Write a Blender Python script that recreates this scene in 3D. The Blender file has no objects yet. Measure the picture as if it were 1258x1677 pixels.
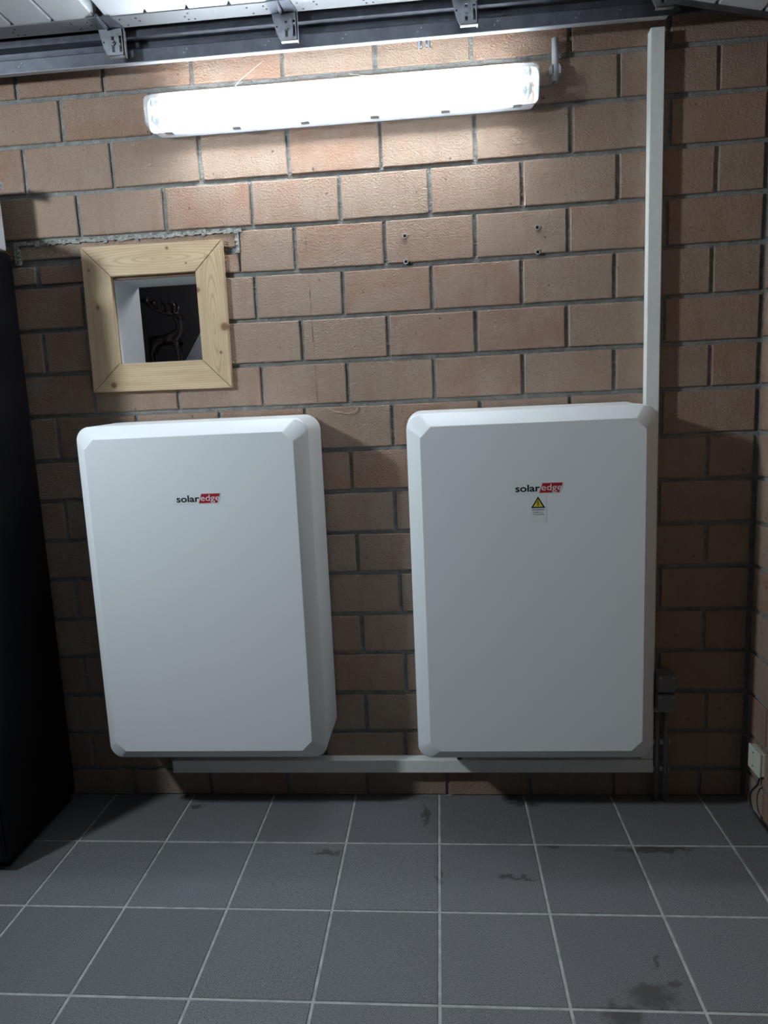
import bpy, bmesh, math, random
from mathutils import Vector, Matrix
random.seed(7)
R = math.radians
sc = bpy.context.scene
col = sc.collection

# ------------------------------------------------------------------ camera
def camera():
    f, cx, cy, cz, rx, ry, rz = 1131.259, 1.35775, -2.38236, 1.43879, -.15294, -.04446, .08372
    cxr, sxr, czr, szr, cyr, syr = math.cos(rx), math.sin(rx), math.cos(rz), math.sin(rz), math.cos(ry), math.sin(ry)
    fw = Vector((-szr*cxr, czr*cxr, sxr)); r = Vector((czr, szr, 0)); u = r.cross(fw)
    r2 = r*cyr + u*syr; u2 = -r*syr + u*cyr
    cam = bpy.data.cameras.new('camera'); o = bpy.data.objects.new('camera', cam); col.objects.link(o)
    m = Matrix((r2, u2, -fw)).transposed().to_4x4(); m.translation = (cx, cy, cz); o.matrix_world = m
    cam.sensor_fit = 'HORIZONTAL'; cam.sensor_width = 36; cam.lens = f/1258*36
    cam.clip_start = .05; cam.clip_end = 50
    sc.camera = o
camera()

# ------------------------------------------------------------------ world, lights, exposure
TUBE = 80.0         # strength of the two fluorescent tubes of the lamp on the wall
ROOM = 160.0         # second lamp of the garage, to the left of the view
w = bpy.data.worlds.new('world'); sc.world = w; w.use_nodes = True
w.node_tree.nodes['Background'].inputs[0].default_value = (.5, .6, .8, 1)
w.node_tree.nodes['Background'].inputs[1].default_value = .002
def reflector(name, loc, aim, half, blend, radius, power, colr):
    l = bpy.data.lights.new(name, 'SPOT'); l.energy = power; l.color = colr
    l.spot_size = 2*R(half); l.spot_blend = blend; l.shadow_soft_size = radius
    o = bpy.data.objects.new(name, l); col.objects.link(o); o.location = loc
    o.rotation_euler = (Vector(aim) - Vector(loc)).to_track_quat('-Z', 'Y').to_euler()
    return o
reflector('room_lamp', (-.90, -1.60, 2.40), (2.2, -.10, 1.3), 68, 1.0, .09, ROOM, (.80, .92, 1))
RECESS_FILL = 4.0        # unseen fill light, added behind the opening to lift the recess out of black
l_ = bpy.data.lights.new('recess_fill', 'POINT'); l_.energy = RECESS_FILL; l_.shadow_soft_size = .04; l_.color = (.95, .95, 1)
o_ = bpy.data.objects.new('recess_fill', l_); col.objects.link(o_); o_.location = (.75, .40, 2.05)
sc.view_settings.view_transform = 'Standard'; sc.view_settings.look = 'None'
sc.view_settings.gamma = 1; sc.view_settings.use_curve_mapping = False
sc.view_settings.exposure = 0.2

# ------------------------------------------------------------------ materials
class NT:
    def __init__(s, name):
        s.m = bpy.data.materials.new(name); s.m.use_nodes = True
        s.t = s.m.node_tree; s.b = s.t.nodes['Principled BSDF']; s.out = s.t.nodes['Material Output']
    def n(s, typ, **kw):
        d = s.t.nodes.new(typ)
        for k, v in kw.items():
            if k.startswith('_'): setattr(d, k[1:], v)
            else: d.inputs[k.replace('__', ' ')].default_value = v
        return d
    def l(s, a, b): s.t.links.new(a, b)
    def math(s, op, a, b=None, clamp=False):
        d = s.t.nodes.new('ShaderNodeMath'); d.operation = op; d.use_clamp = clamp
        for i, v in enumerate((a, b)):
            if v is None: continue
            if isinstance(v, (int, float)): d.inputs[i].default_value = v
            else: s.l(v, d.inputs[i])
        return d.outputs[0]
    def mix(s, f, a, b, blend='MIX'):
        d = s.t.nodes.new('ShaderNodeMix'); d.data_type = 'RGBA'; d.blend_type = blend
        for sock, v in ((d.inputs[0], f), (d.inputs[6], a), (d.inputs[7], b)):
            if isinstance(v, (int, float)): sock.default_value = v
            elif isinstance(v, tuple): sock.default_value = (*v[:3], 1)
            else: s.l(v, sock)
        return d.outputs[2]
    def ramp(s, f, p0, p1, c0=(0, 0, 0), c1=(1, 1, 1)):
        d = s.t.nodes.new('ShaderNodeValToRGB'); e = d.color_ramp.elements
        e[0].position = p0; e[1].position = p1; e[0].color = (*c0, 1); e[1].color = (*c1, 1)
        s.l(f, d.inputs[0]); return d.outputs[0]
    def pos(s): return s.t.nodes.new('ShaderNodeNewGeometry').outputs['Position']
    def noise(s, vec, scale, detail=4, rough=.55, dist=0):
        d = s.n('ShaderNodeTexNoise', Scale=scale, Detail=detail, Roughness=rough, Distortion=dist)
        if vec is not None: s.l(vec, d.inputs['Vector'])
        return d.outputs[0]
    def mapped(s, vec, scale=(1, 1, 1), loc=(0, 0, 0)):
        d = s.n('ShaderNodeMapping'); d.inputs['Scale'].default_value = scale; d.inputs['Location'].default_value = loc
        s.l(vec, d.inputs['Vector']); return d.outputs[0]
    def spot(s, vec, c, r, stretch=(1, 1, 1), soft=.6):
        """a mask that is 1 inside a small ellipsoid patch round the point c"""
        a = s.n('ShaderNodeVectorMath', _operation='SUBTRACT'); s.l(vec, a.inputs[0]); a.inputs[1].default_value = c
        b = s.n('ShaderNodeVectorMath', _operation='MULTIPLY'); s.l(a.outputs[0], b.inputs[0]); b.inputs[1].default_value = stretch
        d = s.n('ShaderNodeVectorMath', _operation='LENGTH'); s.l(b.outputs[0], d.inputs[0])
        q = s.math('DIVIDE', d.outputs['Value'], r)
        return s.ramp(q, soft, 1.0, (1, 1, 1), (0, 0, 0))
    def bump(s, h, strength, dist):
        d = s.n('ShaderNodeBump', Strength=strength, Distance=dist); s.l(h, d.inputs['Height'])
        s.l(d.outputs[0], s.b.inputs['Normal'])
    def set(s, **kw):
        for k, v in kw.items():
            sock = s.b.inputs[k.replace('__', ' ')]
            if isinstance(v, tuple): sock.default_value = (*v, 1) if len(v) == 3 else v
            elif isinstance(v, (int, float)): sock.default_value = v
            else: s.l(v, sock)
        return s.m

def plain(name, c, rough=.5, metal=0, noise=0.0, scale=60, bump=0, bdist=.0005, spec=.5):
    t = NT(name)
    v = t.pos(); nz = t.noise(v, scale, 3)
    k = t.ramp(nz, .3, .7, tuple(x*(1-noise) for x in c), tuple(min(1, x*(1+noise)) for x in c))
    if bump: t.bump(nz, bump, bdist)
    return t.set(Base__Color=k, Roughness=rough, Metallic=metal, **{'Specular__IOR__Level': spec})

def brick_material():
    t = NT('clay brick'); v = t.pos()
    rnd = t.n('ShaderNodeObjectInfo').outputs['Random']
    off = t.n('ShaderNodeCombineXYZ'); t.l(t.math('MULTIPLY', rnd, 37), off.inputs[0]); t.l(t.math('MULTIPLY', rnd, 91), off.inputs[2])
    add = t.n('ShaderNodeVectorMath', _operation='ADD'); t.l(v, add.inputs[0]); t.l(off.outputs[0], add.inputs[1]); vv = add.outputs[0]
    base = t.n('ShaderNodeValToRGB'); e = base.color_ramp.elements
    e[0].position = 0; e[0].color = (.38, .230, .160, 1); e[1].position = 1; e[1].color = (.42, .298, .222, 1)
    for p, c in ((.25, (.41, .247, .172)), (.5, (.43, .308, .232)), (.75, (.39, .275, .200))):
        q = e.new(p); q.color = (*c, 1)
    t.l(rnd, base.inputs[0])
    n1 = t.noise(vv, 7, 5, .6)
    c = t.mix(t.ramp(n1, .42, .72), base.outputs[0], (.44, .345, .27))
    n2 = t.noise(t.mapped(vv, (14, 6, 3)), 1.6, 4, .6)                   # vertical streaks
    c = t.mix(t.math('MULTIPLY', t.ramp(n2, .5, .75), .45), c, (.31, .175, .125))
    n3 = t.noise(vv, 900, 2, .7)
    c = t.mix(t.math('MULTIPLY', t.ramp(n3, .30, .62), .35), c, tuple([.28, .19, .145]), 'MIX')
    n4 = t.noise(vv, 55, 2, .4)
    c = t.mix(t.math('MULTIPLY', t.ramp(n4, .71, .76), .75), c, (.10, .055, .04))   # dark pits
    # coarse orange-peel relief of the fired face, drawn out sideways
    g1 = t.ramp(t.noise(t.mapped(vv, (.85, 1, 1.25)), 150, 4, .65, .15), .30, .72)
    h = t.math('ADD', t.math('ADD', g1, t.math('MULTIPLY', t.noise(vv, 14, 3), 1.2)), t.math('MULTIPLY', t.noise(vv, 420, 2), .45))
    t.bump(h, .85, .0040)
    # a dark drip line that runs down five courses right of the framed opening
    sx = t.n('ShaderNodeSeparateXYZ'); t.l(v, sx.inputs[0])
    dx = t.math('ABSOLUTE', t.math('SUBTRACT', t.math('ADD', sx.outputs[0], t.math('MULTIPLY', sx.outputs[2], .0145)), .9672))
    ln = t.math('MULTIPLY', t.math('LESS_THAN', dx, .0017), t.math('MULTIPLY', t.math('GREATER_THAN', sx.outputs[2], 1.462), t.math('LESS_THAN', sx.outputs[2], 2.22)))
    c = t.mix(t.math('MULTIPLY', ln, t.ramp(t.noise(t.mapped(v, (30, 30, 9)), 1.4, 3, .6), .46, .60)), c, (.11, .085, .07))
    c = t.mix(t.math('MULTIPLY', t.math('SUBTRACT', 1.0, g1), .22), c, (.24, .155, .11))
    return t.set(Base__Color=c, Roughness=.85, **{'Specular__IOR__Level': .25})

def mortar_material():
    t = NT('mortar'); v = t.pos()
    c = t.ramp(t.noise(v, 22, 6, .75), .30, .70, (.19, .19, .182), (.40, .395, .375))
    c = t.mix(t.math('MULTIPLY', t.ramp(t.noise(t.mapped(v, (6, 6, 60)), 1.3, 4, .6), .56, .68), .6), c, (.42, .415, .39))    # smeared pale ridges
    c = t.mix(t.ramp(t.noise(v, 300, 2), .55, .8), c, (.12, .12, .117))
    t.bump(t.math('ADD', t.noise(v, 120, 5, .7), t.math('MULTIPLY', t.noise(t.mapped(v, (10, 10, 110)), 1, 3), .9)), 1.0, .009)
    return t.set(Base__Color=c, Roughness=.95, **{'Specular__IOR__Level': .15})

def tile_material():
    t = NT('floor tile'); v = t.pos(); rnd = t.n('ShaderNodeObjectInfo').outputs['Random']
    c = t.ramp(t.noise(v, 360, 2, .75), .38, .64, (.070, .072, .075), (.255, .26, .268))
    c = t.mix(t.math('MULTIPLY', t.ramp(t.noise(v, 5, 5, .65), .35, .7), .4), c, (.15, .152, .158))
    k = t.n('ShaderNodeHueSaturation'); t.l(c, k.inputs['Color']); t.l(t.math('ADD', t.math('MULTIPLY', rnd, .16), .92), k.inputs['Value']); c = k.outputs[0]
    ragged = t.n('ShaderNodeVectorMath', _operation='ADD'); t.l(v, ragged.inputs[0])
    nc = t.n('ShaderNodeTexNoise', Scale=38, Detail=4); t.l(v, nc.inputs['Vector'])
    sc_ = t.n('ShaderNodeVectorMath', _operation='MULTIPLY_ADD'); t.l(nc.outputs['Color'], sc_.inputs[0]); sc_.inputs[1].default_value = (.07, .07, 0); sc_.inputs[2].default_value = (-.035, -.035, 0)
    t.l(sc_.outputs[0], ragged.inputs[1]); rv = ragged.outputs[0]
    m = None
    for p, r, st in (((1.83, -.868, 0), .06, (.85, 1.4, 1)), ((1.745, -.925, 0), .06, (1, 1.5, 1)), ((1.895, -.835, 0), .022, (1, 1, 1)), ((1.87, -.765, 0), .016, (1, 1, 1)),
                     ((1.555, -.452, 0), .05, (.6, 5, 1)), ((1.27, -.13, 0), .07, (6, .8, 1)), ((1.318, -.405, 0), .06, (5, .5, 1)), ((1.685, -.30, 0), .03, (1, 2, 1)), ((1.62, -.06, 0), .05, (.7, 3, 1)), ((.42, -.08, 0), .03, (.8, 3, 1)), ((2.0, -.31, 0), .08, (.5, 4, 1)), ((.95, -.34, 0), .05, (.8, 3, 1))):
        q = t.spot(rv, p, r, st, .5)
        m = q if m is None else t.math('MAXIMUM', m, q)
    c = t.mix(t.math('MULTIPLY', m, .72), c, (.045, .042, .038))
    c = t.mix(t.math('MULTIPLY', t.ramp(t.noise(v, 21, 3, .6), .70, .78), .6), c, (.05, .05, .05))
    t.bump(t.noise(v, 400, 2), .25, .0012)
    return t.set(Base__Color=c, Roughness=.62, **{'Specular__IOR__Level': .35})

def wood_material(name, axis):
    t = NT(name); v = t.pos()
    s = (3.2, 9, 34) if axis == 'x' else (34, 9, 3.2)
    mv = t.mapped(v, s)
    g = t.noise(mv, 1.0, 5, .6, .6)
    c = t.ramp(g, .32, .68, (.50, .355, .21), (.635, .475, .305))
    wv = t.n('ShaderNodeTexWave', Scale=1.0, Distortion=2.2, Detail=2.0); wv.wave_type = 'RINGS'; wv.rings_direction = 'SPHERICAL'
    cx_, cz_ = (.444, 1.960) if axis == 'x' else (.612, 1.735)
    k_ = (5.0, 0, 42) if axis == 'x' else (42, 0, 5.0)
    t.l(t.mapped(v, k_, (-cx_*k_[0], 0, -cz_*k_[2])), wv.inputs['Vector']); wv.inputs['Detail Scale'].default_value = .6
    c = t.mix(t.math('MULTIPLY', t.ramp(wv.outputs[1], .70, 1.0), .42), c, (.30, .195, .105))
    for p, r, st in (((.4684, -.02, 1.9922), .0065, (1, .1, 1)), ((.2078, -.02, 1.812), .0065, (1, .1, .7)), ((.5611, -.02, 1.8507), .011, (.9, .1, 1)), ((.6459, -.02, 1.7261), .015, (.9, .1, .9)), ((.6263, -.02, 1.642), .0065, (1, .1, 1)), ((.2382, -.02, 1.5491), .0125, (1, .1, 1)), ((.375, -.02, 1.6257), .006, (1, .1, 1)), ((.53, -.02, 1.94), .004, (1, .1, 1)), ((.19, -.02, 1.935), .005, (1, .1, 1))):
        c = t.mix(t.math('MULTIPLY', t.spot(v, p, r*1.9, st, .3), .35), c, (.36, .21, .10))
        c = t.mix(t.math('MULTIPLY', t.spot(v, p, r, st, .55), .85), c, (.17, .08, .04))
    t.bump(g, .15, .001)
    return t.set(Base__Color=c, Roughness=.6, **{'Specular__IOR__Level': .3})

def cover_material():
    t = NT('diffuser plastic'); nd = t.t.nodes
    tr = nd.new('ShaderNodeBsdfTransparent'); tr.inputs[0].default_value = (.97, .985, 1, 1)
    tl = nd.new('ShaderNodeBsdfTranslucent'); tl.inputs[0].default_value = (.9, .95, 1, 1)
    df = nd.new('ShaderNodeBsdfDiffuse'); df.inputs[0].default_value = (.78, .84, .9, 1)
    gl = nd.new('ShaderNodeBsdfGlossy'); gl.inputs[0].default_value = (1, 1, 1, 1); gl.inputs['Roughness'].default_value = .25
    a = nd.new('ShaderNodeMixShader'); a.inputs[0].default_value = .20; t.l(tr.outputs[0], a.inputs[1]); t.l(tl.outputs[0], a.inputs[2])
    b = nd.new('ShaderNodeMixShader'); b.inputs[0].default_value = .06; t.l(a.outputs[0], b.inputs[1]); t.l(df.outputs[0], b.inputs[2])
    c = nd.new('ShaderNodeMixShader'); c.inputs[0].default_value = .03; t.l(b.outputs[0], c.inputs[1]); t.l(gl.outputs[0], c.inputs[2])
    t.l(c.outputs[0], t.out.inputs[0]); return t.m

def tray_material():
    """white polycarbonate tray that lets a little of the tube light through"""
    t = NT('translucent tray'); nd = t.t.nodes
    df = nd.new('ShaderNodeBsdfDiffuse'); df.inputs[0].default_value = (.80, .85, .90, 1)
    tl = nd.new('ShaderNodeBsdfTranslucent'); tl.inputs[0].default_value = (.86, .93, 1, 1)
    a = nd.new('ShaderNodeMixShader'); a.inputs[0].default_value = .06; t.l(df.outputs[0], a.inputs[1]); t.l(tl.outputs[0], a.inputs[2])
    t.l(a.outputs[0], t.out.inputs[0]); return t.m

def emit(name, c, s):
    t = NT(name); return t.set(Base__Color=(.9, .9, .9), Emission__Color=c, Emission__Strength=s)

def steel_material(name, c, rough=.38):
    t = NT(name); v = t.pos()
    n1 = t.noise(v, 30, 4); n2 = t.noise(t.mapped(v, (2, 60, 60)), 1, 3)
    k = t.ramp(n1, .3, .7, tuple(x*.75 for x in c), tuple(min(1, x*1.15) for x in c))
    r = t.math('ADD', t.math('MULTIPLY', n2, .25), rough-.1)
    return t.set(Base__Color=k, Roughness=r, Metallic=.75)

def shell_material():
    t = NT('powder coated shell'); v = t.pos()
    c = t.ramp(t.noise(v, 700, 2), .3, .7, (.79, .81, .82), (.85, .865, .87))
    t.bump(t.noise(v, 900, 2), .12, .0006)
    return t.set(Base__Color=c, Roughness=.42, **{'Specular__IOR__Level': .4})

M = dict(
    brick=brick_material(), mortar=mortar_material(), tile=tile_material(),
    grout=plain('grout', (.40, .405, .39), .9, 0, .25, 30, .4, .002),
    wood_x=wood_material('pine along', 'x'), wood_z=wood_material('pine upright', 'z'),
    shell=shell_material(), cover=cover_material(), tray=tray_material(),
    tube=emit('tube glow', (.88, .95, 1.0), TUBE),
    lamp_white=plain('lamp housing plastic', (.62, .66, .70), .4, 0, .03),
    cap=plain('tube cap metal', (.40, .44, .48), .35, .3, .05),
    trunk=plain('trunking plastic', (.78, .79, .76), .45, 0, .03),
    pvc=plain('grey conduit plastic', (.44, .46, .47), .45, 0, .04),
    box=plain('dark grey box plastic', (.17, .17, .18), .5, 0, .05),
    socket=plain('cream socket plastic', (.66, .68, .58), .4, 0, .03),
    cable=plain('black cable rubber', (.02, .02, .022), .45, 0, .1),
    greycable=plain('grey cable sheath', (.14, .145, .16), .5, 0, .1),
    rail=steel_material('galvanised track', (.11, .115, .135)),
    flange=plain('lamplit zinc lip', (.42, .44, .47), .45, .2, .06),  # paler than the track steel: the strip light's glow is put into the colour
    bracket=steel_material('zinc bracket', (.30, .31, .33), .4),
    hole=plain('hole dark', (.012, .012, .014), .8, 0, .1),
    door=plain('door panel paint', (.40, .42, .435), .38, 0, .03),
    stile=plain('door end cap', (.12, .122, .125), .42, .15, .05),
    black=plain('black cabinet laminate', (.0042, .0042, .0065), .55, 0, .2, 40, 0, 0, .25),
    blackmetal=plain('dark handle', (.05, .05, .055), .35, .6, .1),
    foam=plain('white foam', (.78, .80, .84), .7, 0, .05, 90, .3, .002),
    liner=plain('niche liner paint', (.62, .65, .66), .55, 0, .04, 12, .1, .001),
    recess=plain('dark room behind', (.030, .029, .033), .7, 0, .15, 6),
    bronze=steel_material('dark bronze', (.06, .045, .045), .28),
    board=plain('white leaning board', (.62, .63, .68), .5, 0, .05),
    ceiling=plain('ceiling plaster', (.10, .10, .10), .9, 0, .06, 8, .2, .003),
    plaster=plain('garage wall paint', (.05, .049, .047), .9, 0, .08, 4, .3, .003),
    ink=plain('black print', (.006, .007, .009), .5, 0, .1),
    red=plain('red print', (.42, .018, .028), .4, 0, .05),
    white=plain('white print', (.82, .80, .80), .5, 0, .02),
    label=plain('clear label film', (.79, .815, .815), .3, 0, .01),
    yellow=plain('yellow print', (.66, .56, .055), .45, 0, .03),
    redink=plain('dull red print', (.14, .05, .055), .5, 0, .05),
    plug=plain('wall plug plastic', (.32, .28, .26), .5, 0, .1),
    web=plain('cobweb strand', (.75, .70, .62), .7, 0, .05),
    straw=plain('dry fibre', (.50, .40, .28), .8, 0, .1),
    chip=plain('broken mortar edge', (.29, .285, .265), .95, 0, .35, 120, 1.0, .006),
)

# ------------------------------------------------------------------ object helpers
WORLD = {}
def tag(o, label=None, cat=None, group=None, kind=None):
    if label: o['label'] = label
    if cat: o['category'] = cat
    if group: o['group'] = group
    if kind: o['kind'] = kind
    return o
def link(name, me, origin, parent):
    o = bpy.data.objects.new(name, me); col.objects.link(o)
    if parent is not None:
        o.parent = parent; o.location = origin - WORLD[parent.name]
    else: o.location = origin
    WORLD[o.name] = Vector(origin)
    return o
def empty(name, loc, label=None, cat=None, group=None, parent=None):
    o = link(name, None, Vector(loc), parent); o.empty_display_size = .05
    return tag(o, label, cat, group)
def obj(name, verts, faces, mat, parent=None, smooth=False, origin=None):
    """one mesh object from world-space vertices, its origin at the middle of its base"""
    vs = [Vector(v) for v in verts]
    if origin is None:
        lo = Vector([min(v[i] for v in vs) for i in range(3)]); hi = Vector([max(v[i] for v in vs) for i in range(3)])
        origin = Vector(((lo.x+hi.x)/2, (lo.y+hi.y)/2, lo.z))
    me = bpy.data.meshes.new(name); me.from_pydata([v-origin for v in vs], [], faces)
    me.materials.append(mat); me.update()
    bm = bmesh.new(); bm.from_mesh(me); bmesh.ops.recalc_face_normals(bm, faces=bm.faces); bm.to_mesh(me); bm.free()
    if smooth:
        for p in me.polygons: p.use_smooth = True
    return link(name, me, origin, parent)
class MB:
    """collects shapes that make ONE part"""
    def __init__(s): s.v = []; s.f = []
    def add(s, v, f):
        n = len(s.v); s.v += [tuple(q) for q in v]; s.f += [tuple(i+n for i in q) for q in f]; return s
    def box(s, a, b, bev=0):
        bm = bmesh.new(); bmesh.ops.create_cube(bm, size=1)
        for v in bm.verts: v.co = Vector([a[i]+(b[i]-a[i])*(v.co[i]+.5) for i in range(3)])
        if bev: bmesh.ops.bevel(bm, geom=list(bm.edges), offset=bev, segments=2, profile=.7, affect='EDGES')
        return s.bm(bm)
    def bm(s, bm):
        bm.verts.index_update(); s.add([v.co[:] for v in bm.verts], [[v.index for v in f.verts] for f in bm.faces]); bm.free(); return s
    def cyl(s, p, q, r, n=14, r2=None):
        p, q = Vector(p), Vector(q); d = (q-p).normalized(); a = d.orthogonal().normalized(); b = d.cross(a); r2 = r if r2 is None else r2
        v = [p+(a*math.cos(2*math.pi*i/n)+b*math.sin(2*math.pi*i/n))*r for i in range(n)] + [q+(a*math.cos(2*math.pi*i/n)+b*math.sin(2*math.pi*i/n))*r2 for i in range(n)]
        f = [(i, (i+1) % n, n+(i+1) % n, n+i) for i in range(n)] + [tuple(range(n)), tuple(range(n, 2*n))]
        return s.add(v, f)
    def pipe(s, p, q, r, ri, n=16):
        """an open hollow tube"""
        p, q = Vector(p), Vector(q); d = (q-p).normalized(); a = d.orthogonal().normalized(); b = d.cross(a)
        ring = lambda c, rr: [c+(a*math.cos(2*math.pi*i/n)+b*math.sin(2*math.pi*i/n))*rr for i in range(n)]
        v = ring(p, r)+ring(q, r)+ring(q, ri)+ring(p, ri); f = []
        for k in range(4):
            for i in range(n): f.append((k*n+i, k*n+(i+1) % n, ((k+1) % 4)*n+(i+1) % n, ((k+1) % 4)*n+i))
        return s.add(v, f)
    def tube(s, pts, r, n=8):
        pts = [Vector(p) for p in pts]; v = []; f = []
        up = Vector((.31, .87, .37)).normalized()
        for i, p in enumerate(pts):
            d = (pts[min(i+1, len(pts)-1)]-pts[max(i-1, 0)]).normalized(); a = (up-d*up.dot(d)).normalized(); b = d.cross(a)
            rr = r[i] if isinstance(r, (list, tuple)) else r
            v += [p+(a*math.cos(2*math.pi*k/n)+b*math.sin(2*math.pi*k/n))*rr for k in range(n)]
        for i in range(len(pts)-1):
            f += [(i*n+k, i*n+(k+1) % n, (i+1)*n+(k+1) % n, (i+1)*n+k) for k in range(n)]
        f += [tuple(range(n)), tuple(range((len(pts)-1)*n, len(pts)*n))]
        return s.add(v, f)
    def prism(s, poly, y0, y1, ax=1):
        """polygon in the two other axes, extruded along ax"""
        n = len(poly); put = lambda p, y: {0: (y, p[0], p[1]), 1: (p[0], y, p[1]), 2: (p[0], p[1], y)}[ax]
        v = [put(p, y0) for p in poly]+[put(p, y1) for p in poly]
        return s.add(v, [tuple(range(n)), tuple(range(n, 2*n))]+[(i, (i+1) % n, n+(i+1) % n, n+i) for i in range(n)])
    def loft(s, rings, cap0=True, cap1=True):
        n = len(rings[0]); v = [p for r in rings for p in r]; f = []
        for k in range(len(rings)-1): f += [(k*n+i, k*n+(i+1) % n, (k+1)*n+(i+1) % n, (k+1)*n+i) for i in range(n)]
        if cap0: f.append(tuple(range(n)))
        if cap1: f.append(tuple(range((len(rings)-1)*n, len(rings)*n)))
        return s.add(v, f)
    def build(s, name, mat, parent=None, smooth=False, origin=None): return obj(name, s.v, s.f, mat, parent, smooth, origin)
def bez(pts, n=8):
    """smooth path (Catmull-Rom) through the points"""
    P = [Vector(p) for p in pts]; P = [P[0]*2-P[1]]+P+[P[-1]*2-P[-2]]; out = []
    for i in range(1, len(P)-2):
        for k in range(n):
            t = k/n; a, b, c, d = P[i-1:i+3]
            out.append(.5*((2*b)+(c-a)*t+(2*a-5*b+4*c-d)*t*t+(3*b-a-3*c+d)*t**3))
    out.append(P[-2]); return out
def rrect(x0, x1, z0, z1, r, y, n=6):
    out = []
    for cx, cz, a0 in ((x1-r, z1-r, 0), (x0+r, z1-r, 90), (x0+r, z0+r, 180), (x1-r, z0+r, 270)):
        for k in range(n+1):
            a = R(a0+90*k/n); out.append((cx+r*math.cos(a), y, cz+r*math.sin(a)))
    return out
def text(name, s, x0, x1, zb, size, y, mat, parent, bold=0.0, height=None):
    """lettering on a face that looks towards -y, fitted between x0 and x1 with its baseline at zb"""
    cu = bpy.data.curves.new(name, 'FONT'); cu.body = s; cu.size = 1; cu.offset = bold; cu.resolution_u = 3
    to = bpy.data.objects.new(name, cu); col.objects.link(to)
    dg = bpy.context.evaluated_depsgraph_get(); me = bpy.data.meshes.new_from_object(to.evaluated_get(dg))
    v = [p.co.copy() for p in me.vertices]; f = [tuple(p.vertices) for p in me.polygons]
    bpy.data.objects.remove(to); bpy.data.curves.remove(cu); bpy.data.meshes.remove(me)
    a = min(p.x for p in v); b = max(p.x for p in v); k = (x1-x0)/(b-a); kz = size
    return obj(name, [(x0+(p.x-a)*k, y, zb+p.y*kz) for p in v], f, mat, parent)

# ------------------------------------------------------------------ the setting
X0, X1, YF, ZC = -1.35, 2.408, -3.7, 2.78
HX0, HX1, HZ0, HZ1 = .262, .562, 1.618, 1.914        # the opening of the niche
MB().box((X0-.2, YF-.2, ZC), (X1+.2, .2, ZC+.1)).build('ceiling', M['ceiling'])
tag(bpy.data.objects['ceiling'], kind='structure')
fl = MB().box((X0-.2, YF-.2, -.12), (X1+.2, .2, -.0025)).build('floor', M['grout']); tag(fl, kind='structure')
tag(MB().box((X0-.2, YF, -.02), (X0, .2, ZC)).build('wall_left', M['plaster']), kind='structure')
tag(MB().box((X0-.2, YF-.2, -.02), (X1+.2, YF, ZC)).build('wall_front', M['plaster']), kind='structure')
yb = .0065
wb = MB()
wb.box((X0, yb, -.02), (HX0-.001, .2, ZC)).box((HX1+.001, yb, -.02), (X1+.2, .2, ZC)).box((HX0-.001, yb, -.02), (HX1+.001, .2, HZ0-.001)).box((HX0-.001, yb, HZ1+.001), (HX1+.001, .2, ZC))
wall = tag(wb.build('wall_back', M['mortar']), kind='structure')
wr = tag(MB().box((X1+.0065, YF, -.02), (X1+.2, yb, ZC)).build('wall_right', M['mortar']), kind='structure')

def brick_mesh(quad, face, depth):
    """quad: four wall-plane corners (u,v) bl br tr tl; a face with a worn arris and a slightly ragged outline"""
    j = lambda s=.0011: random.uniform(-s, s)
    (a, b, c, d) = [Vector((q[0]+j(), q[1]+j())) for q in quad]
    def edge(p, q, n): return [p.lerp(q, k/n)+(Vector((j(), j())) if k else Vector((0, 0))) for k in range(n)]
    out = edge(a, b, 3)+edge(b, c, 2)+edge(c, d, 3)+edge(d, a, 2)
    mid = sum(out, Vector((0, 0)))/len(out); rings = []
    proud = random.uniform(0, .0022)
    inner = []
    for p in out:
        v = p-mid; sx = 1-.003/max(abs(mid.x-a.x), .02); sz = 1-.003/max(abs(mid.y-a.y), .02)
        inner.append((mid.x+v.x*sx, mid.y+v.y*sz))
    return [[(p[0], p[1], face-proud) for p in inner], [(p.x, p.y, face-proud+.003) for p in out], [(p.x, p.y, depth) for p in out]]
def lay(quad, parent, plane='y', at=0.0, back=None):
    rings = brick_mesh(quad, 0, .016)
    put = (lambda p: (p[0], at+p[2], p[1])) if plane == 'y' else (lambda p: (at+p[2], p[0], p[1]))
    MB().loft([[put(p) for p in r] for r in rings], True, False).build('brick', M['brick'], parent)

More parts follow.
